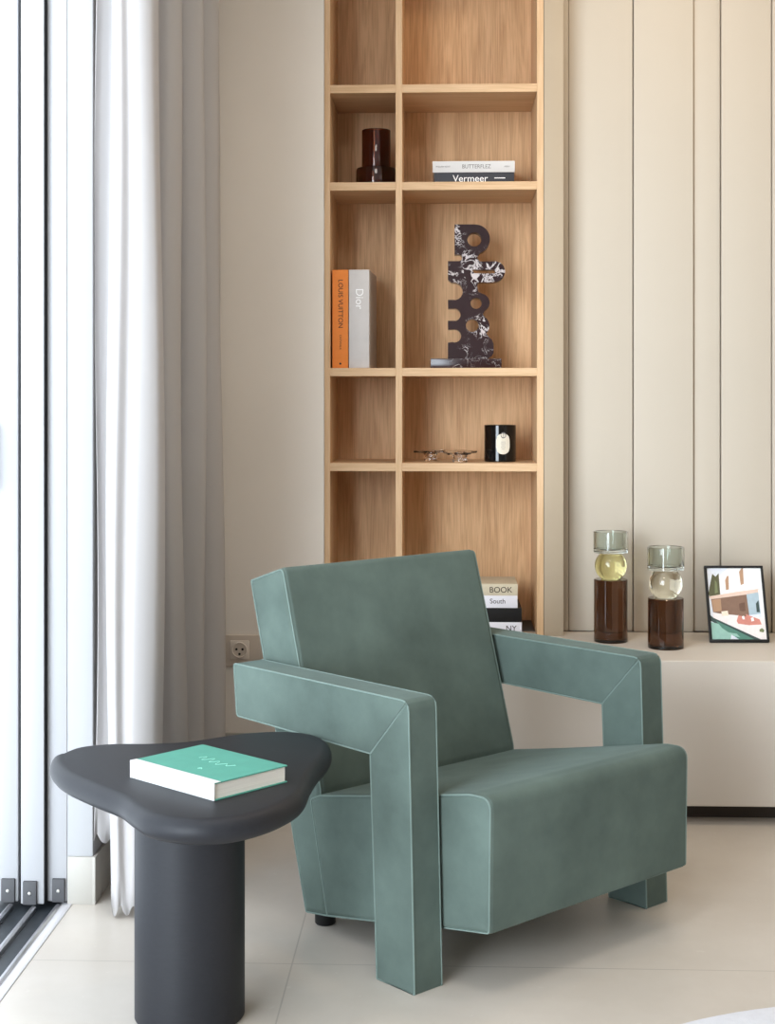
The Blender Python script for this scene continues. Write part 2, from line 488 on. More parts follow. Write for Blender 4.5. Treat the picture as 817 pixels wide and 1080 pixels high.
# threshold: dark channel, stone sill, three rails
struct('trim_31', box(-1.02, -.8075, YR - .1, 4.3, -.13, -.008), M['channel'], smooth=0)
bm = box(-.8000, -.7865, YR, 3.05, -.13, -.0015)
box(-.7865, -.7765, YR, 3.05, -.13, .0015, .001, into=bm)
struct('trim_32', bm, M['sill'])
k = 33
for xc in (-.9035, -.8520, -.8045):
    bm = prism([(xc - .0055, -.0085), (xc - .0055, .0005), (xc - .002, .0035), (xc + .002, .0035), (xc + .0055, .0005), (xc + .0055, -.0085)], .001, YR, 3.026 if k != 34 else 3.014, to=lambda u, z, s: (u, s, z))
    struct('trim_%d' % k, bm, M['rail']); k += 1

# ------------------------------------------------------------------ curtain
def curtain():
    key = [(-.7325, 3.048), (-.722, 3.062), (-.700, 3.068), (-.690, 3.030), (-.684, 2.978), (-.662, 2.950), (-.645, 2.962), (-.624, 2.952), (-.600, 2.962), (-.588, 2.986),
           (-.594, 3.050), (-.628, 3.105), (-.655, 3.145), (-.640, 3.185), (-.602, 3.190), (-.582, 3.235), (-.597, 3.300), (-.640, 3.33),
           (-.645, 3.375), (-.597, 3.375), (-.560, 3.410), (-.580, 3.475), (-.630, 3.50), (-.635, 3.54), (-.590, 3.535), (-.553, 3.575), (-.566, 3.64),
           (-.620, 3.67), (-.625, 3.72), (-.600, 3.76), (-.585, 3.82), (-.620, 3.87), (-.655, 3.90), (-.64, 3.95), (-.65, 3.985)]
    base = catmull([Vector((x, y, 0)) for x, y in key], 7)
    n = len(base); rows = 46; H = 2.52
    cx = -.652
    bm = bmesh.new(); grid = []
    for j in range(rows + 1):
        t = j / rows
        row = []
        for i, p in enumerate(base):
            u = i / (n - 1)
            z0 = .004 + .012 * (1 + math.sin(i * .55)) + (.115 if i < 20 else (.115 * max(0, (25 - i) / 5) if i < 25 else 0))
            z = z0 + (H - z0) * t
            low = (1 - t)
            amp = 1.0 + .07 * low ** 1.5 - .10 * t
            x = cx + (p.x - cx) * amp
            x += .006 * math.sin(5 * u * PI + 4.2 * t + 1.0) * (1 - .6 * t) + .004 * math.sin(17 * u + 9 * t)
            y = max(p.y - .006 * low * math.cos(9 * u + 5 * t) + (.003 * math.sin(23 * u + 7 * t)), 0)
            if u < .12: x = max(min(x, -.668), -.7330)
            if t < .02: y += .004 * math.sin(i * .9)
            row.append(bm.verts.new((max(x, -.7330), y, z)))
        grid.append(row)
    for j in range(rows):
        for i in range(n - 1):
            bm.faces.new((grid[j][i], grid[j][i + 1], grid[j + 1][i + 1], grid[j + 1][i]))
    o = obj('curtain', bm, M['curtain'], smooth=60)
    md = o.modifiers.new('cloth_thickness', 'SOLIDIFY'); md.thickness = .0012; md.offset = 0
    tag(o, 'white sheer floor-length curtain gathered beside the sliding doors', 'curtain')
curtain()

# ------------------------------------------------------------------ low console along the back wall
cz = .4065
con = thing('console_cabinet', 'long low beige cabinet under the shelves and panelled wall', 'cabinet', (1.3, 3.885, 0))
obj('carcass', box(-.332, XR - .002, 3.66, Yp - .001, .0465, cz, .0035, 3), M['console'], con)
pl = obj('plinth', box(-.31, XR - .002, 3.733, Yp - .001, 0, .0465), M['plinth'], con, smooth=0)
pl['label'] = 'dark recessed plinth'
# ------------------------------------------------------------------ oak bookcase
bc = thing('bookcase', 'built-in open oak bookcase with two columns of shelves', 'bookcase', (-.033, YB + .14, cz))
BX = (-.3329, -.3173, -.1376, -.1194, .2483, .2664)
Yk = YB + .285
obj('side_panel', box(BX[0], BX[1], YB, Yk + .015, cz, 2.5, .0007, 1), M['oak_edge'], bc)
obj('side_panel', box(BX[4], BX[5], YB, Yk + .015, cz, 2.5, .0007, 1), M['oak_edge'], bc)
obj('divider', box(BX[2], BX[3], YB, Yk, cz, 2.5, .0007, 1), M['oak_edge'], bc)
obj('back_panel', box(BX[1], BX[4], Yk, Yk + .015, cz, 2.5), M['oak'], bc, smooth=0)
TH = .0225
for zt in (2.34, 1.9148, 1.6476, 1.1379, .8772):
    obj('shelf', box(BX[1], BX[2], YB + .001, Yk, zt - TH, zt, .0007, 1), M['oak_shelf'], bc)
    obj('shelf', box(BX[3], BX[4], YB + .001, Yk, zt - TH, zt, .0007, 1), M['oak_shelf'], bc)
obj('top_panel', box(BX[0], BX[5], YB, Yk + .015, 2.5, 2.52), M['oak_shelf'], bc)

# ------------------------------------------------------------------ armchair (local: x forward, y across, z up)
PHI = .7949
O0 = Vector((-.0548, 2.5931, 0)); FW = Vector((math.cos(PHI), -math.sin(PHI), 0)); WD = Vector((math.sin(PHI), math.cos(PHI), 0))
CU, CS = -.25, .36225
root = O0 + FW * CU + WD * CS
chair = thing('armchair', 'sage green velvet armchair with angular open arms', 'armchair', root, -PHI)
W, AW = .7245, .0678
def L(pts): return [(p[0] - CU, p[1]) for p in pts]
def pipe_loop(outline, svals, r=.0017, parent=None, inset=.0035):
    bm = bmesh.new()
    c = Vector((sum(p[0] for p in outline) / len(outline), sum(p[1] for p in outline) / len(outline)))
    for s in svals:
        tube([(p[0], s, p[1]) for p in outline], r, 6, True, into=bm)
    o = obj('piping', bm, M['piping'], parent, local=True)
    o['label'] = 'pale piping along the seams'
    return o
def upholstery(name, corners, radii, a0, a1, bev=.006, pr=.0016, fseg=5):
    o = obj(name, prism(corners, radii, a0, a1, bev, 3, fseg), M['velvet'], chair, local=True, smooth=80, wn=True)
    d = bev * .293 - pr * .3
    lp = fillet(inset_poly(corners, d), [max(r - d * .7, .0004) if r > 0 else 0 for r in radii], fseg)
    e = bev * .293 - pr * .3
    pipe_loop(lp, (a0 + e, a1 - e), pr, o)
    return o
for s0 in (0.0, W - AW):
    a0, a1 = s0 - CS, s0 + AW - CS
    # the outer corner is one soft round, cut in two by the mitre seam
    Pc = Vector((-.016, .5165)); d1 = (Vector((-.5376, .5155)) - Pc).normalized(); d2 = (Vector((0, 0)) - Pc).normalized()
    rc = .020; arc_ = [Pc + d1 * rc * (1 - w) ** 2 + d2 * rc * w ** 2 for w in (0, .27, .5, .73, 1)]
    upholstery('armrest', L([arc_[2], arc_[1], arc_[0], (-.5376, .5155), (-.5266, .4096), (-.119, .4052)]), [0, 0, 0, .008, .008, .0015], a0, a1, .0035)
    upholstery('front_leg', L([(0, .0), arc_[4], arc_[3], arc_[2], (-.119, .4052), (-.1006, .0)]), [.003, 0, 0, 0, .0015, .003], a0, a1, .0035)
sb0, sb1 = .0800 - CS, .6445 - CS
upholstery('backrest', L([(-.4800, .7100), (-.5935, .6740), (-.4085, .0200), (-.3370, .0300), (-.3570, .2800)]), [.014, .006, .006, .004, .03], sb0, sb1, .014, .0016)
upholstery('seat', L([(-.389, .2560), (-.337, .0330), (-.182, .0620), (-.006, .0970), (.1075, .1165), (.1110, .3560), (.060, .3545), (-.21, .2985), (-.36, .2690)]),
           [.01, .004, .05, .05, .008, .050, .09, .09, .03], sb0 - .003, sb1 + .003, .010, .0018, 7)
for s in (sb0 + .035, sb1 - .035):
    f_ = obj('rear_foot', lathe([(0, 0), (.019, 0), (.021, .003), (.021, .0265), (0, .0265)], -.384 - CU, s, 24), M['black_plastic'], chair, local=True)
    f_['label'] = 'black plastic glide foot'

# ------------------------------------------------------------------ side table
TOPZ, RB = .420, .0205
ZCEN = TOPZ - RB
FPX, TH_, HY, CZ = 1552., .0396, 421.9, 1.05
def on_plane(x, y, z):
    a = (x - 408.5) / FPX; b = -(y - HY) / FPX
    d = Vector((a * math.cos(TH_) - math.sin(TH_), a * math.sin(TH_) + math.cos(TH_), b))
    return Vector((0, 0, CZ)) + d * ((z - CZ) / d.z)
# plan outline of the free-form top, measured on the photograph, in metres
far = [(54.5, 812), (63.5, 797), (83, 788), (118, 784.5), (157.5, 784.8), (197, 783), (232, 777.5), (259, 773.5), (294.6, 771.5), (326, 774), (343.6, 782)]
nearp = [(350, 797), (346, 812), (335, 824), (327, 836), (322.5, 850), (310, 865), (283, 879), (251.5, 888), (220, 891.5), (189, 890.5), (160, 885), (144, 875), (132, 864), (100, 851.5), (71, 838), (57.6, 826)]
A17 = math.radians(15.5)
pix = far + nearp
plan = [on_plane(x, y, ZCEN) for x, y in pix]
for x in plan: x.z = 0
for _ in range(6):
    # where on the round rim the outline touches depends on which way the rim faces
    new = []
    n = len(plan)
    for i, (x, y) in enumerate(pix):
        t = (plan[(i + 1) % n] - plan[i - 1]).normalized()
        nr = Vector((-t.y, t.x, 0))
        tt = math.atan(nr.y / math.tan(A17))
        p = on_plane(x, y, ZCEN + RB * math.sin(tt))
        new.append(Vector((p.x - nr.x * RB * math.cos(tt), p.y - nr.y * RB * math.cos(tt), 0)))
    plan = [p * .6 + q * .4 for p, q in zip(new, plan)]
plan = [plan[i] * .8 + (plan[i - 1] + plan[(i + 1) % len(plan)]) * .1 for i in range(len(plan))]
plan = catmull(plan, 6, True)
def offset(poly, d):
    n = len(poly); out = []
    for i in range(n):
        t = (poly[(i + 1) % n] - poly[i - 1]).normalized()
        out.append(poly[i] + Vector((-t.y, t.x, 0)) * d)
    return out
TC = (-.437, 2.500)
table = thing('side_table', 'matte black side table with free-form top on round column', 'table', (TC[0], TC[1], 0))
bm = bmesh.new()
K = 12; rings = []
for k_ in range(K + 1):
    a = -PI / 2 + PI * k_ / K
    rings.append([bm.verts.new((p.x, p.y, ZCEN + RB * math.sin(a))) for p in offset(plan, RB * math.cos(a))])
n = len(plan)
for a, b in zip(rings[:-1], rings[1:]):
    for i in range(n):
        j = (i + 1) % n
        bm.faces.new((a[i], a[j], b[j], b[i]))
bm.faces.new(rings[-1]); bm.faces.new(list(reversed(rings[0])))
obj('tabletop', bm, M['black_wood'], table, smooth=50)
obj('column', lathe([(0, 0), (.091, 0), (.0935, .003), (.0935, TOPZ - 2 * RB - .0002), (0, TOPZ - 2 * RB - .0002)], TC[0], TC[1], 72), M['black_wood'], table)

# ------------------------------------------------------------------ books
def book_flat(name, label, x0, x1, y0, y1, z0, z1, cover, spine=None, group=None, rz=0.0, ct=.0022):
    """book lying flat, spine towards -Y"""
    c = Vector(((x0 + x1) / 2, (y0 + y1) / 2, z0))
    t = thing(name, label, 'book', c, rz, group)
    hx, hy, h = (x1 - x0) / 2, (y1 - y0) / 2, z1 - z0
    bm = box(-hx, hx, -hy + .001, hy, 0, ct, .0005, 1)
    box(-hx, hx, -hy + .001, hy, h - ct, h, .0005, 1, into=bm)
    obj('cover', bm, cover, t, local=True)
    obj('spine', box(-hx, hx, -hy, -hy + ct, 0, h, .0008, 2), spine or cover, t, local=True)
    obj('pages', box(-hx + .003, hx - .003, -hy + ct, hy - .003, ct, h - ct), M['paper'], t, local=True, smooth=0)
    return t

# teal book on the table: the four corners of its cover measured at the cover's height
zb0, zb1 = TOPZ, TOPZ + .0285
cA, cB, cC, cD = [on_plane(x, y, zb1) for x, y in ((137, 802.3), (213.5, 784.6), (302.2, 807.0), (226.5, 826.0))]
ctr = (cA + cB + cC + cD) / 4
sp_dir = ((cD - cA) + (cC - cB)); sp_len = sp_dir.length / 2
dp_dir = ((cB - cA) + (cC - cD)); dp_len = dp_dir.length / 2
rzb = math.atan2(sp_dir.y, sp_dir.x)
tb = book_flat('book', 'teal hardback with white spine lying on the black side table', ctr.x - sp_len / 2, ctr.x + sp_len / 2, ctr.y - dp_len / 2, ctr.y + dp_len / 2, zb0, zb1, M['teal_cover'], M['white_cover'], None, rzb)
for ch in list(tb.children):
    if ch.name.startswith('cover'): ch['label'] = 'teal cloth cover'; cov = ch
    if ch.name.startswith('spine'): ch['label'] = 'white spine'
# white cloth strip folded from the spine on to the cover, and the embossed script
hx, hy = sp_len / 2, dp_len / 2
obj('spine_hinge', box(-hx, hx, -hy, -hy + .014, .0281, .0288, .0002, 1), M['white_cover'], tb, local=True)
bm = bmesh.new()
pts = []
for i in range(70):
    t_ = i / 69
    pts.append((-hx * .35 + t_ * .085, .012 + .011 * math.sin(t_ * 26) * (1 - .5 * t_) + .004 * math.sin(t_ * 7), .0286))
tube(pts, .0006, 5, False, into=bm)
tube([(.02 + .004 * math.cos(a * .5), -.035 + .003 * math.sin(a * .9) + .0003 * a, .0286) for a in range(14)], .0005, 5, False, into=bm)
obj('lettering', bm, M['pale_teal'], tb, local=True)

# standing books in the left column
zs = 1.1382
def book_standing(name, label, x0, x1, y0, depth, z0, h, cover, rz, ct=.0025):
    t = thing(name, label, 'book', (x0, y0, z0), rz, 'upright books in the left column')
    w = x1 - x0
    bm = box(0, ct, .001, depth, 0, h, .0006, 1)
    box(w - ct, w, .001, depth, 0, h, .0006, 1, into=bm)
    obj('cover', bm, cover, t, local=True)
    obj('spine', box(0, w, 0, .003, 0, h, .0012, 2), cover, t, local=True)
    obj('pages', box(ct, w - ct, .003, depth - .004, .004, h - .004), M['paper'], t, local=True, smooth=0)
    return t
YS = 4.05
b1 = book_standing('book', 'orange hardback standing upright at the left of its shelf', -.3128, -.2688, YS, .21, zs, .271, M['orange'], 0)
b2 = book_standing('book', 'pale silver-grey hardback standing right of the orange book', -.2672, -.2105, YS, .215, zs, .271, M['silver_grey'], -math.radians(2.6))
DN, RT = (0, 0, -1), (1, 0, 0)
text('lettering', 'LOUIS VUITTON', M['dark_ink'], b1, (-.2905, YS, zs + .177), DN, RT, .0128, squash=1.0)
text('lettering', 'CATWALK', M['dark_ink'], b1, (-.2905, YS, zs + .071), DN, RT, .0055, squash=1.1)
d = lathe([(0, 0), (.003, 0), (.003, .0006), (0, .0006)], n=16); d.transform(Matrix.Translation((-.2905, YS, zs + .012)) @ Matrix.Rotation(PI / 2, 4, 'X'))
obj('emblem', d, M['dark_ink'], b1)
tx = text('lettering', 'Dior', M['white_foil'], b2, (-.2385, YS - .0013, zs + .191), DN, RT, .021, squash=1.0)
tx['label'] = 'white lettering'

# the two flat books right of the divider
zf = 1.6479
k1 = book_flat('book', 'charcoal hardback lying flat under the white book', -.0325, .1900, 4.105, 4.30, zf, zf + .036, M['charcoal'], group='flat books on the upper right shelf')
k2 = book_flat('book', 'white hardback lying flat on the charcoal book', -.0370, .1915, 4.103, 4.30, zf + .036, zf + .0675, M['white_cover'], group='flat books on the upper right shelf')
UPV = (0, 0, 1)
text('lettering', 'Vermeer', M['white_foil'], k1, (.068, 4.105, zf + .0185), RT, UPV, .019)
obj('title_rule', box(.135, .165, 4.1043, 4.105, zf + .019, zf + .0215), M['white_foil'], k1, smooth=0)
text('lettering', 'BUTTERFLEZ', M['grey_ink'], k2, (.085, 4.103, zf + .052), RT, UPV, .011, squash=.9)
text('lettering', 'WILLIAM KENT', M['grey_ink'], k2, (-.008, 4.103, zf + .052), RT, UPV, .0042)
text('lettering', 'RIZZO', M['grey_ink'], k2, (.170, 4.103, zf + .052), RT, UPV, .0034)

# stack of four behind the armchair
G = 'stacked books low in the right column'
q4 = book_flat('book', 'lowest white book of the stack behind the armchair', -.06, .2080, 4.046, 4.24, cz, .4405, M['off_white'], group=G)
q3 = book_flat('book', 'black book in the stack behind the armchair', -.055, .2080, 4.046, 4.235, .4405, .4795, M['black_cloth'], group=G)
q2 = book_flat('book', 'pale white book under the linen-beige book on top', -.05, .1965, 4.046, 4.22, .4795, .5132, M['off_white'], group=G)
q1 = book_flat('book', 'linen-beige topmost book of the stack behind the armchair', -.05, .1970, 4.046, 4.215, .5132, .5456, M['linen'], group=G)
text('lettering', 'BOOK', M['dark_ink'], q1, (.1505, 4.046, .5285), RT, UPV, .0155)
text('lettering', 'South', M['dark_ink'], q2, (.1420, 4.046, .4975), RT, UPV, .0130)
text('lettering', 'NY', M['dark_ink'], q4, (.1790, 4.046, .4230), RT, UPV, .015)

# ------------------------------------------------------------------ amber glass vase
vx, vy = -.1957, 4.135
prof = [(0, 0), (.0545, 0), (.0568, .002), (.0568, .045), (.0545, .052), (.048, .055), (.0405, .056), (.0405, .158), (.0395, .160),
        (.0365, .158), (.0365, .056), (.047, .050), (.0530, .046), (.0540, .040), (.0540, .008), (.050, .006), (0, .006)]
o = obj('vase', lathe([(r, z + zf) for r, z in prof], vx, vy, 64), M['amber'])
tag(o, 'amber brown glass vase with wide foot in the left column', 'vase')

# ------------------------------------------------------------------ marble sculpture
def sculpture():
    Ys = 4.15; sc = 4.15 / 1552 / 6
    def w(p): return ((p[0] / 6 + 440 - 470.0) * 4.15 / 1552, Ys, CZ + (421.9 - (p[1] / 6 + 220)) * 4.15 / 1552)
    def arc(cx, cy, r, a0, a1, n=10):   # degrees, crop pixels, y down
        return [(cx + r * math.cos(math.radians(a0 + (a1 - a0) * i / n)), cy + r * math.sin(math.radians(a0 + (a1 - a0) * i / n))) for i in range(n + 1)]
    out = [(237, 103), (360, 103)]
    out += arc(366, 195, 91, -88, 72, 14)
    out += [(380, 300), (378, 318), (392, 338), (488, 336)]
    out += arc(488, 400, 64, -88, 88, 12)
    out += [(440, 468), (428, 463), (384, 468), (376, 492), (384, 530)]
    out += arc(400, 597, 55, -75, 65, 10)
    out += [(412, 672)] + arc(392, 742, 62, -55, 48, 10)
    out += [(448, 812), (470, 832), (480, 856), (481, 912), (470, 932), (448, 946), (448, 952), (195, 952), (195, 850)]
    out += arc(236, 806, 43, 110, -90, 10)[:] + [(196, 764), (195, 712), (230, 712)]
    out += arc(233, 672, 42, 75, -75, 8) + [(196, 632), (195, 580), (232, 580)]
    out += arc(232, 525, 57, 80, -80, 8) + [(215, 466), (195, 448), (195, 335), (262, 335)]
    out += arc(264, 312, 22, 80, -80, 6) + [(237, 290)]
    holes = [arc(360, 197, 46, 0, 345, 23), arc(371, 600, 37, 0, 345, 23), arc(347, 740, 42, 0, 345, 23),
             [(340, 385), (480, 385)] + arc(480, 399, 14, -80, 80, 6) + [(360, 413)]]
    cu = bpy.data.curves.new('sculpture_outline', 'CURVE'); cu.dimensions = '2D'; cu.fill_mode = 'BOTH'
    cu.extrude = .0225; cu.bevel_depth = .0008; cu.bevel_resolution = 1
    for poly in [out] + holes:
        s = cu.splines.new('POLY'); s.points.add(len(poly) - 1); s.use_cyclic_u = True
        for i, p in enumerate(poly):
            q = w(p); s.points[i].co = (q[0], q[2], 0, 1)
    o = bpy.data.objects.new('tmp', cu); COL.objects.link(o)
    bpy.context.view_layer.update()
    me = bpy.data.meshes.new_from_object(o)
    bpy.data.objects.remove(o); bpy.data.curves.remove(cu)
    bm = bmesh.new(); bm.from_mesh(me); bpy.data.meshes.remove(me)
    bm.transform(Matrix.Translation((0, Ys + .0225, 0)) @ Matrix.Rotation(PI / 2, 4, 'X'))
    zmin = min(v.co.z for v in bm.verts)
    t = thing('sculpture', 'burgundy and white veined marble sculpture of stacked pierced shapes', 'sculpture', (.01, Ys + .02, zs))
    bx0, bx1 = (454 - 470) * 4.15 / 1552, (528 - 470) * 4.15 / 1552
    zt = zmin
    obj('plinth', box(bx0, bx1, 4.105, 4.235, zs, zt + .0005, .0012), M['marble_base'], t)
    obj('body', bm, M['marble'], t, smooth=30)
sculpture()

# ------------------------------------------------------------------ scented candle and glass dishes
zc = .8775
cx_, cy_ = (526.8 - 470) * 4.145 / 1552 + .0005, 4.145
R = .0445; Hc_ = .1025
can = thing('candle', 'black glass jar candle with oval cream label', 'candle', (cx_, cy_, zc))
obj('jar', lathe([(0, 0), (R - .002, 0), (R, .002), (R, Hc_ - .001), (R - .001, Hc_), (R - .0035, Hc_ - .001), (R - .0035, Hc_ * .78), (0, Hc_ * .78)], 0, 0, 64), M['black_glass'], can, local=True)
obj('wax', lathe([(0, Hc_ * .78), (R - .0036, Hc_ * .78), (R - .0036, Hc_ * .80), (0, Hc_ * .80)], 0, 0, 48), M['wax'], can, local=True)
def wrap(bm, rr):
    for v in bm.verts:
        a = v.co.x / R - PI / 2
        r_ = rr + v.co.y
        z = v.co.z
        v.co = Vector((r_ * math.cos(a), r_ * math.sin(a), z))
ang0 = .006
def label_plate(x0, x1, z0, z1, rad, th):
    o2 = fillet([(x0, z0), (x1, z0), (x1, z1), (x0, z1)], rad, 8)
    bm = bmesh.new()
    n_ = 14
    # grid clipped to the rounded outline: columns
    cols = []
    for i in range(n_ + 1):
        x = x0 + (x1 - x0) * i / n_
        dx = max(0, rad - (x - x0), rad - (x1 - x))
        dz = rad - math.sqrt(max(0, rad * rad - dx * dx))
        cols.append([(x, z0 + dz), (x, z1 - dz)])
    fr = [[bm.verts.new((c[0][0], th, c[0][1])), bm.verts.new((c[1][0], th, c[1][1]))] for c in cols]
    bk = [[bm.verts.new((c[0][0], 0, c[0][1])), bm.verts.new((c[1][0], 0, c[1][1]))] for c in cols]
    for i in range(n_):
        bm.faces.new((fr[i][0], fr[i + 1][0], fr[i + 1][1], fr[i][1]))
        bm.faces.new((bk[i][0], bk[i][1], bk[i + 1][1], bk[i + 1][0]))
        bm.faces.new((fr[i][1], fr[i + 1][1], bk[i + 1][1], bk[i][1])); bm.faces.new((fr[i][0], bk[i][0], bk[i + 1][0], fr[i + 1][0]))
    wrap(bm, R + .0001)
    return bm
lab = obj('label_sticker', label_plate(-.0185 + ang0, .0225 + ang0 - .002, .0215, .0795, .0190, .0005), M['label'], can, local=True)
lab['label'] = 'oval cream label'
def curved_tube(pts, r):
    q = []
    for x, z in pts:
        a = (x + ang0) / R - PI / 2
        q.append(((R + .0008) * math.cos(a), (R + .0008) * math.sin(a), z))
    return q
bm = bmesh.new()
tube(curved_tube([(.0015 + .0065 * math.cos(a * .35), .0745 + .0075 * math.sin(a * .35)) for a in range(9, 27)], 0), .0012, 6, False, into=bm)
tube(curved_tube([(.002, .066 + .0012 * i) for i in range(13)], 0), .0009, 6, False, into=bm)
for zz, hw in ((.056, .009), (.051, .011), (.046, .008), (.041, .010), (.036, .007)):
    tube(curved_tube([(.001 + hw * (i / 6 - .5) * 1.3, zz) for i in range(7)], 0), .00045, 5, False, into=bm)
obj('emblem', bm, M['grey_ink'], lab, local=True)

def dish(x, y, s, rz, label, tip):
    t = thing('glass_holder', label, 'candle holder', (x, y, zc), rz, 'glass dishes on the shelf')
    # thick round cup
    obj('cup', lathe([(0, 0), (.021 * s, 0), (.0235 * s, .003), (.0225 * s, .012), (.025 * s, .021), (.022 * s, .0225), (.018 * s, .020), (.0165 * s, .010), (0, .009)], 0, 0, 32), M['clear_glass'], t, local=True)
    # wide wavy rim
    bm = bmesh.new(); n_ = 48; rs = []
    for (r0, dz, th) in ((.0175, 0, 0), (.032, .002, 0), (.046, .004, 0), (.0480, .0065, 0), (.046, .0092, 0), (.032, .0078, 0), (.0175, .0065, 0)):
        ring = []
        for i in range(n_):
            a = 2 * PI * i / n_
            wv = 1 + .16 * math.sin(5 * a) * (r0 > .03)
            ring.append(bm.verts.new((r0 * s * wv * math.cos(a) * 1.12, r0 * s * wv * math.sin(a), .0205 + dz + (tip * math.cos(a) * r0 / .046))))
        rs.append(ring)
    for a_, b_ in zip(rs, rs[1:] + rs[:1]):
        for i in range(n_):
            j = (i + 1) % n_
            bm.faces.new((a_[i], a_[j], b_[j], b_[i]))
    obj('rim', bm, M['clear_glass'], t, local=True)
dish((454 - 470) * 4.175 / 1552, 4.175, .80, .3, 'clear glass dish with wavy rim, farther from the black candle', .001)
dish((484.5 - 470) * 4.09 / 1552 + .001, 4.09, .88, 1.2, 'clear glass dish with wavy rim, next to the black candle', .003)

# ------------------------------------------------------------------ glass candle holders on the console
def holder(xc, yc, r, hb, hs, hc, ball, lbl):
    t = thing('candle_holder', lbl, 'candle holder', (xc, yc, cz), 0, 'stacked glass candle holders on the console')
    obj('base', lathe([(0, 0), (r - .0015, 0), (r, .0015), (r, hb - .0015), (r - .0015, hb), (0, hb)], 0, 0, 64), M['brown_glass'], t, local=True)['label'] = 'brown glass column'
    R_ = r * .955; z0 = hb + .0004; pr = []
    a0 = math.asin(min(1, (hs / 2) / R_))
    pr.append((0, z0))
    for i in range(25):
        a = -a0 + 2 * a0 * i / 24
        pr.append((R_ * math.cos(a), z0 + hs / 2 + R_ * math.sin(a)))
    pr.append((0, z0 + hs))
    obj('ball', lathe(pr, 0, 0, 64), ball, t, local=True)['label'] = 'pale yellow glass ball'
    z1 = z0 + hs + .0004; rc = r * 1.03
    obj('cup', lathe([(0, z1), (rc - .001, z1), (rc, z1 + .001), (rc, z1 + hc - .001), (rc - .001, z1 + hc), (rc - .006, z1 + hc - .001), (rc - .0065, z1 + .012), (rc - .010, z1 + .009), (0, z1 + .009)], 0, 0, 64), M['green_glass'], t, local=True)['label'] = 'grey-green glass cup'
holder(.4395, 3.946, .0446, .166, .070, .056, M['yellow_glass'], 'taller glass candle holder with yellow ball, beside the oak shelves')
holder(.5705, 3.849, .0462, .130, .072, .059, M['champagne_glass'], 'shorter glass candle holder with pale ball, nearest the photo frame')

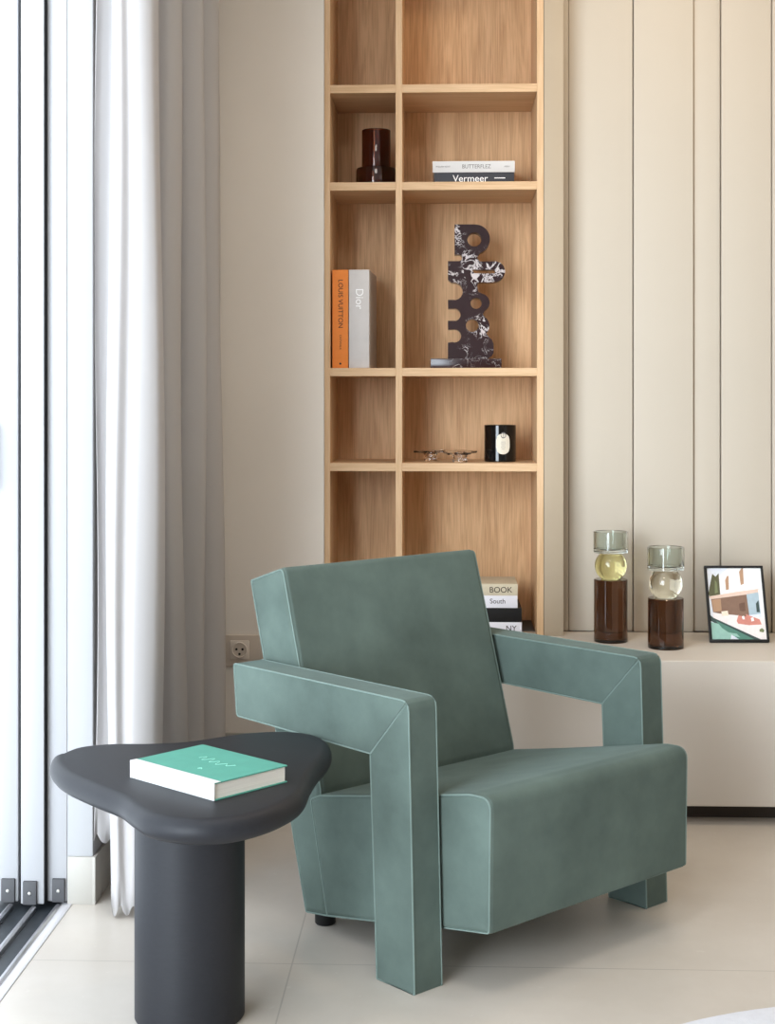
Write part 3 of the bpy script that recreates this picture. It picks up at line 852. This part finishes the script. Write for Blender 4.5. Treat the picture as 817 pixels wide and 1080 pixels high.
# ------------------------------------------------------------------ photo frame
def photo_frame():
    X0, X1, Y0 = .6985, .8560, 3.933
    lean = math.radians(22.0); Wf, Hf = X1 - X0, .2075
    t = thing('photo_frame', 'thin black frame with a house and pool photograph, leaning back', 'picture frame', ((X0 + X1) / 2, Y0, cz), math.radians(1.5))
    B = Matrix.Rotation(-lean, 4, 'X')          # local plane: x right, z up, -y towards the camera
    LIFT = Matrix.Translation((0, 0, .0022))
    def P(bm): bm.transform(LIFT @ B); return bm
    h = Wf / 2; f_ = .0062
    bm = box(-h, h, -.006, .006, 0, f_, .0008)
    box(-h, h, -.006, .006, Hf - f_, Hf, .0008, into=bm); box(-h, -h + f_, -.006, .006, f_, Hf - f_, .0008, into=bm); box(h - f_, h, -.006, .006, f_, Hf - f_, .0008, into=bm)
    obj('frame_border', P(bm), M['frame_black'], t, local=True)
    obj('back_board', P(box(-h + f_, h - f_, .001, .005, f_, Hf - f_)), M['frame_black'], t, local=True, smooth=0)
    # the print: flat shapes of one picture, in crop pixels of the photograph (82..760, 90..870)
    cols = [((226, 230, 238)), ((92, 92, 66)), ((242, 238, 236)), ((176, 140, 112)), ((222, 196, 180)), ((132, 104, 88)), ((170, 188, 198)),
            ((86, 132, 118)), ((150, 190, 178)), ((206, 136, 122)), ((60, 78, 76)), ((236, 228, 226)), ((110, 84, 70)), ((240, 220, 200)), ((120, 128, 92))]
    mats = [mat('print_%d' % i, c, .5, noise=.06, nscale=90) for i, c in enumerate(cols)]
    iw, ih = Wf - 2 * f_, Hf - 2 * f_
    shapes = [(0, [(0, 0), (1, 0), (1, 1), (0, 1)]),
              (1, [(.0, .36), (.05, .22), (.10, .08), (.16, .12), (.22, .07), (.23, .37), (.02, .40)]), (14, [(.12, .36), (.14, .16), (.17, .2), (.18, .34)]),
              (2, [(.22, .11), (.40, 0), (1, 0), (1, .36), (.22, .37)]),
              (3, [(.33, .17), (.37, .11), (.40, .11), (.385, .30), (.33, .31)]), (3, [(.60, .05), (.65, 0), (.68, 0), (.67, .22), (.61, .24)]),
              (4, [(0, .40), (.55, .33), (.95, .29), (.95, .35), (.5, .40), (.04, .44)]),
              (5, [(.04, .44), (.72, .37), (.74, .66), (.35, .67), (.06, .62)]), (3, [(.05, .45), (.22, .43), (.22, .60), (.07, .62)]),
              (12, [(.55, .50), (.66, .48), (.66, .60), (.55, .62)]), (6, [(.70, .37), (.92, .34), (.93, .64), (.72, .66)]), (10, [(.86, .50), (.91, .45), (.92, .62), (.86, .62)]),
              (2, [(.92, .30), (1, .3), (1, .95), (.95, .80)]), (11, [(.05, .63), (.45, .66), (1, .70), (1, 1), (.90, 1), (.06, .70)]),
              (13, [(.21, .61), (.33, .60), (.34, .67), (.22, .67)]), (9, [(.48, .74), (.52, .66), (.60, .62), (.70, .66), (.90, .72), (.93, .79), (.70, .80), (.50, .78)]),
              (5, [(.53, .67), (.55, .60), (.66, .62), (.66, .68)]), (2, [(.58, .68), (.62, .67), (.63, .72), (.59, .72)]), (2, [(.74, .70), (.79, .69), (.80, .74), (.75, .75)]),
              (10, [(.0, .66), (.06, .70), (.90, 1), (.6, 1), (0, .74)]), (8, [(0, .76), (.14, .78), (.36, .92), (.34, 1), (0, 1)]), (7, [(.10, .74), (.5, .89), (.78, 1), (.5, 1), (.2, .84)]),
              (8, [(.30, .90), (.46, .92), (.52, .97), (.40, .95)]), (14, [(.88, .86), (.93, .84), (.97, .87), (.95, .90), (.88, .89)])]
    bm = bmesh.new()
    for i, (m_, poly) in enumerate(shapes):
        vs = [bm.verts.new((-iw / 2 + u * iw, -.0005 - .00006 * i, f_ + (1 - v) * ih)) for u, v in poly]
        fc = bm.faces.new(vs); fc.material_index = m_
    bm.transform(LIFT @ B)
    me = bpy.data.meshes.new('print'); 
    for fc in bm.faces:
        fc.normal_update()
        if fc.normal.y > 0: fc.normal_flip()
    bm.to_mesh(me); bm.free()
    for m_ in mats: me.materials.append(m_)
    o = bpy.data.objects.new('print', me); COL.objects.link(o); o.parent = t
    o['label'] = 'colour photograph of a white house beside a pool'
    # easel leg behind
    top = LIFT @ B @ Vector((0, .006, Hf * .72))
    fo = Vector((0, top.y + .030, .001))
    bm = bmesh.new()
    for (dx, p) in ((-.018, top), (.018, top), (.024, fo), (-.024, fo)):
        bm.verts.new((p.x + dx, p.y, p.z))
    bm.verts.ensure_lookup_table(); bm.faces.new(bm.verts)
    r = bmesh.ops.extrude_face_region(bm, geom=list(bm.faces))
    bmesh.ops.translate(bm, verts=[v for v in r['geom'] if isinstance(v, bmesh.types.BMVert)], vec=(0, .003, 0))
    obj('easel_leg', bm, M['frame_black'], t, local=True, smooth=0)
photo_frame()

# ------------------------------------------------------------------ wall socket
ox, oz = -.5655, .3640
sk = thing('wall_socket', 'beige wall power socket low on the wall by the curtain', 'wall socket', (ox, YB, oz - .05))
obj('cover_plate', box(-.613, -.447, YB - .007, YB, .318, .4045, .0025, 3), M['outlet_plate'], sk)
ins = obj('socket_insert', box(ox - .026, ox + .026, YB - .0105, YB - .007, oz - .026, oz + .026, .0015), M['outlet'], sk)
ring = lathe([(.0195, 0), (.0215, 0), (.0215, .003), (.0195, .0035), (.0185, .001)], n=40, close=True)
ring.transform(Matrix.Translation((ox, YB - .0105, oz)) @ Matrix.Rotation(PI / 2, 4, 'X'))
obj('socket_ring', ring, M['outlet'], ins)
well = lathe([(0, 0), (.0183, 0), (.0183, .0006), (0, .0006)], n=40)
well.transform(Matrix.Translation((ox, YB - .0105, oz)) @ Matrix.Rotation(PI / 2, 4, 'X'))
obj('socket_well', well, M['outlet_plate'], ins)
for dx, dz in ((-.0085, .002), (.0085, .002), (0, -.011)):
    hbm = lathe([(0, 0), (.0034, 0), (.0034, .0012), (0, .0012)], n=16)
    hbm.transform(Matrix.Translation((ox + dx, YB - .0108, oz + dz)) @ Matrix.Rotation(PI / 2, 4, 'X'))
    obj('pin_hole', hbm, M['socket_dark'], ins)
second = obj('socket_insert', box(-.4975, -.4525, YB - .0105, YB - .007, oz - .026, oz + .026, .0015), M['outlet'], sk)

# ------------------------------------------------------------------ pale round rug whose edge shows at the lower right
r1, r2, r3 = on_plane(714, 1080, .01), on_plane(760, 1069.5, .01), on_plane(817, 1061, .01)
def circ(a, b, c):
    d = 2 * (a.x * (b.y - c.y) + b.x * (c.y - a.y) + c.x * (a.y - b.y))
    ux = ((a.x ** 2 + a.y ** 2) * (b.y - c.y) + (b.x ** 2 + b.y ** 2) * (c.y - a.y) + (c.x ** 2 + c.y ** 2) * (a.y - b.y)) / d
    uy = ((a.x ** 2 + a.y ** 2) * (c.x - b.x) + (b.x ** 2 + b.y ** 2) * (a.x - c.x) + (c.x ** 2 + c.y ** 2) * (b.x - a.x)) / d
    return ux, uy
rux, ruy = circ(r1, r2, r3)
rad = math.hypot(r1.x - rux, r1.y - ruy)
print('rug', rux, ruy, rad)
if not (.6 < rad < 1.6) or ruy > 2.5:
    rad = 1.1
    mid = (r1 + r3) / 2; dd = (r3 - r1); half = dd.length / 2; nn = Vector((dd.y, -dd.x, 0)).normalized()
    cc = mid + nn * math.sqrt(rad * rad - half * half); rux, ruy = cc.x, cc.y
o = obj('rug', lathe([(0, 0), (rad - .004, 0), (rad, .004), (rad - .001, .009), (rad - .006, .011), (0, .011)], rux, ruy, 128), M['rug'])
tag(o, 'pale round rug with its edge at the lower right', 'rug')

# ------------------------------------------------------------------ light
SKY, GLOW = 3.1, 17.0
world = bpy.data.worlds.new('sky'); scene.world = world; world.use_nodes = True
bg = world.node_tree.nodes['Background']
# a bright hazy sky, brightest low in the direction the garden opens to
wn_ = world.node_tree
tcw = wn_.nodes.new('ShaderNodeTexCoord')
dt = wn_.nodes.new('ShaderNodeVectorMath'); dt.operation = 'DOT_PRODUCT'
dt.inputs[1].default_value = Vector((-.42, -.90, .15)).normalized()
wn_.links.new(tcw.outputs['Generated'], dt.inputs[0])
mw = wn_.nodes.new('ShaderNodeMapRange'); mw.interpolation_type = 'SMOOTHSTEP'
mw.inputs['From Min'].default_value = .90; mw.inputs['From Max'].default_value = .99
mw.inputs['To Min'].default_value = SKY; mw.inputs['To Max'].default_value = GLOW
wn_.links.new(dt.outputs['Value'], mw.inputs['Value'])
bg.inputs['Color'].default_value = (.82, .91, 1.0, 1)
wn_.links.new(mw.outputs[0], bg.inputs['Strength'])

def portal(loc, rot, sx, sy):
    l = bpy.data.lights.new('window_portal', 'AREA'); l.shape = 'RECTANGLE'; l.size = sx; l.size_y = sy
    l.cycles.is_portal = True
    o = bpy.data.objects.new('window_portal', l); COL.objects.link(o); o.location = loc; o.rotation_euler = rot
portal((-.97, 1.17, 1.26), (0, -PI / 2, 0), 2.52, 3.74)           # sliding-door opening

def lamp(loc, power, color, size, aim=(0, 0, -1), spread=PI):
    l = bpy.data.lights.new('downlight_or_fill', 'AREA'); l.shape = 'DISK'; l.size = size; l.energy = power; l.color = color; l.spread = spread
    o = bpy.data.objects.new('downlight_or_fill', l); COL.objects.link(o); o.location = loc
    o.rotation_euler = Vector(aim).to_track_quat('-Z', 'Y').to_euler()
lamp((-.15, 2.0, ZC - .01), 9, (1, .95, .89), .6)  # unseen fill light, added to lift the curtain folds, left wall and floor
WARM = (1.0, .80, .58)
lamp((.62, 3.45, ZC - .01), 6, WARM, .2)
lamp((1.7, 3.45, ZC - .01), 6, WARM, .2)
lamp((1.5, 1.2, ZC - .01), 5, (1, .93, .85), 1.3)  # broad unseen fill, added to brighten the shaded side of the room

# ------------------------------------------------------------------ camera
cam = bpy.data.cameras.new('camera'); co = bpy.data.objects.new('camera', cam); COL.objects.link(co)
co.location = (0, 0, CZ); co.rotation_euler = (PI / 2, 0, TH_)
cam.sensor_fit = 'VERTICAL'; cam.sensor_height = 36.0; cam.sensor_width = 36.0
cam.lens = FPX / 1080 * 36.0
cam.shift_y = -(540 - HY) / 1080
cam.clip_start = .02
scene.camera = co

scene.view_settings.view_transform = 'Standard'
scene.view_settings.look = 'None'
scene.view_settings.gamma = 1.0
scene.view_settings.use_curve_mapping = False
scene.view_settings.exposure = 0.0
scene.cycles.use_denoising = True
scene.cycles.max_bounces = 16
scene.cycles.diffuse_bounces = 8
scene.cycles.transmission_bounces = 12
scene.cycles.sample_clamp_indirect = 8
scene.cycles.caustics_refractive = True
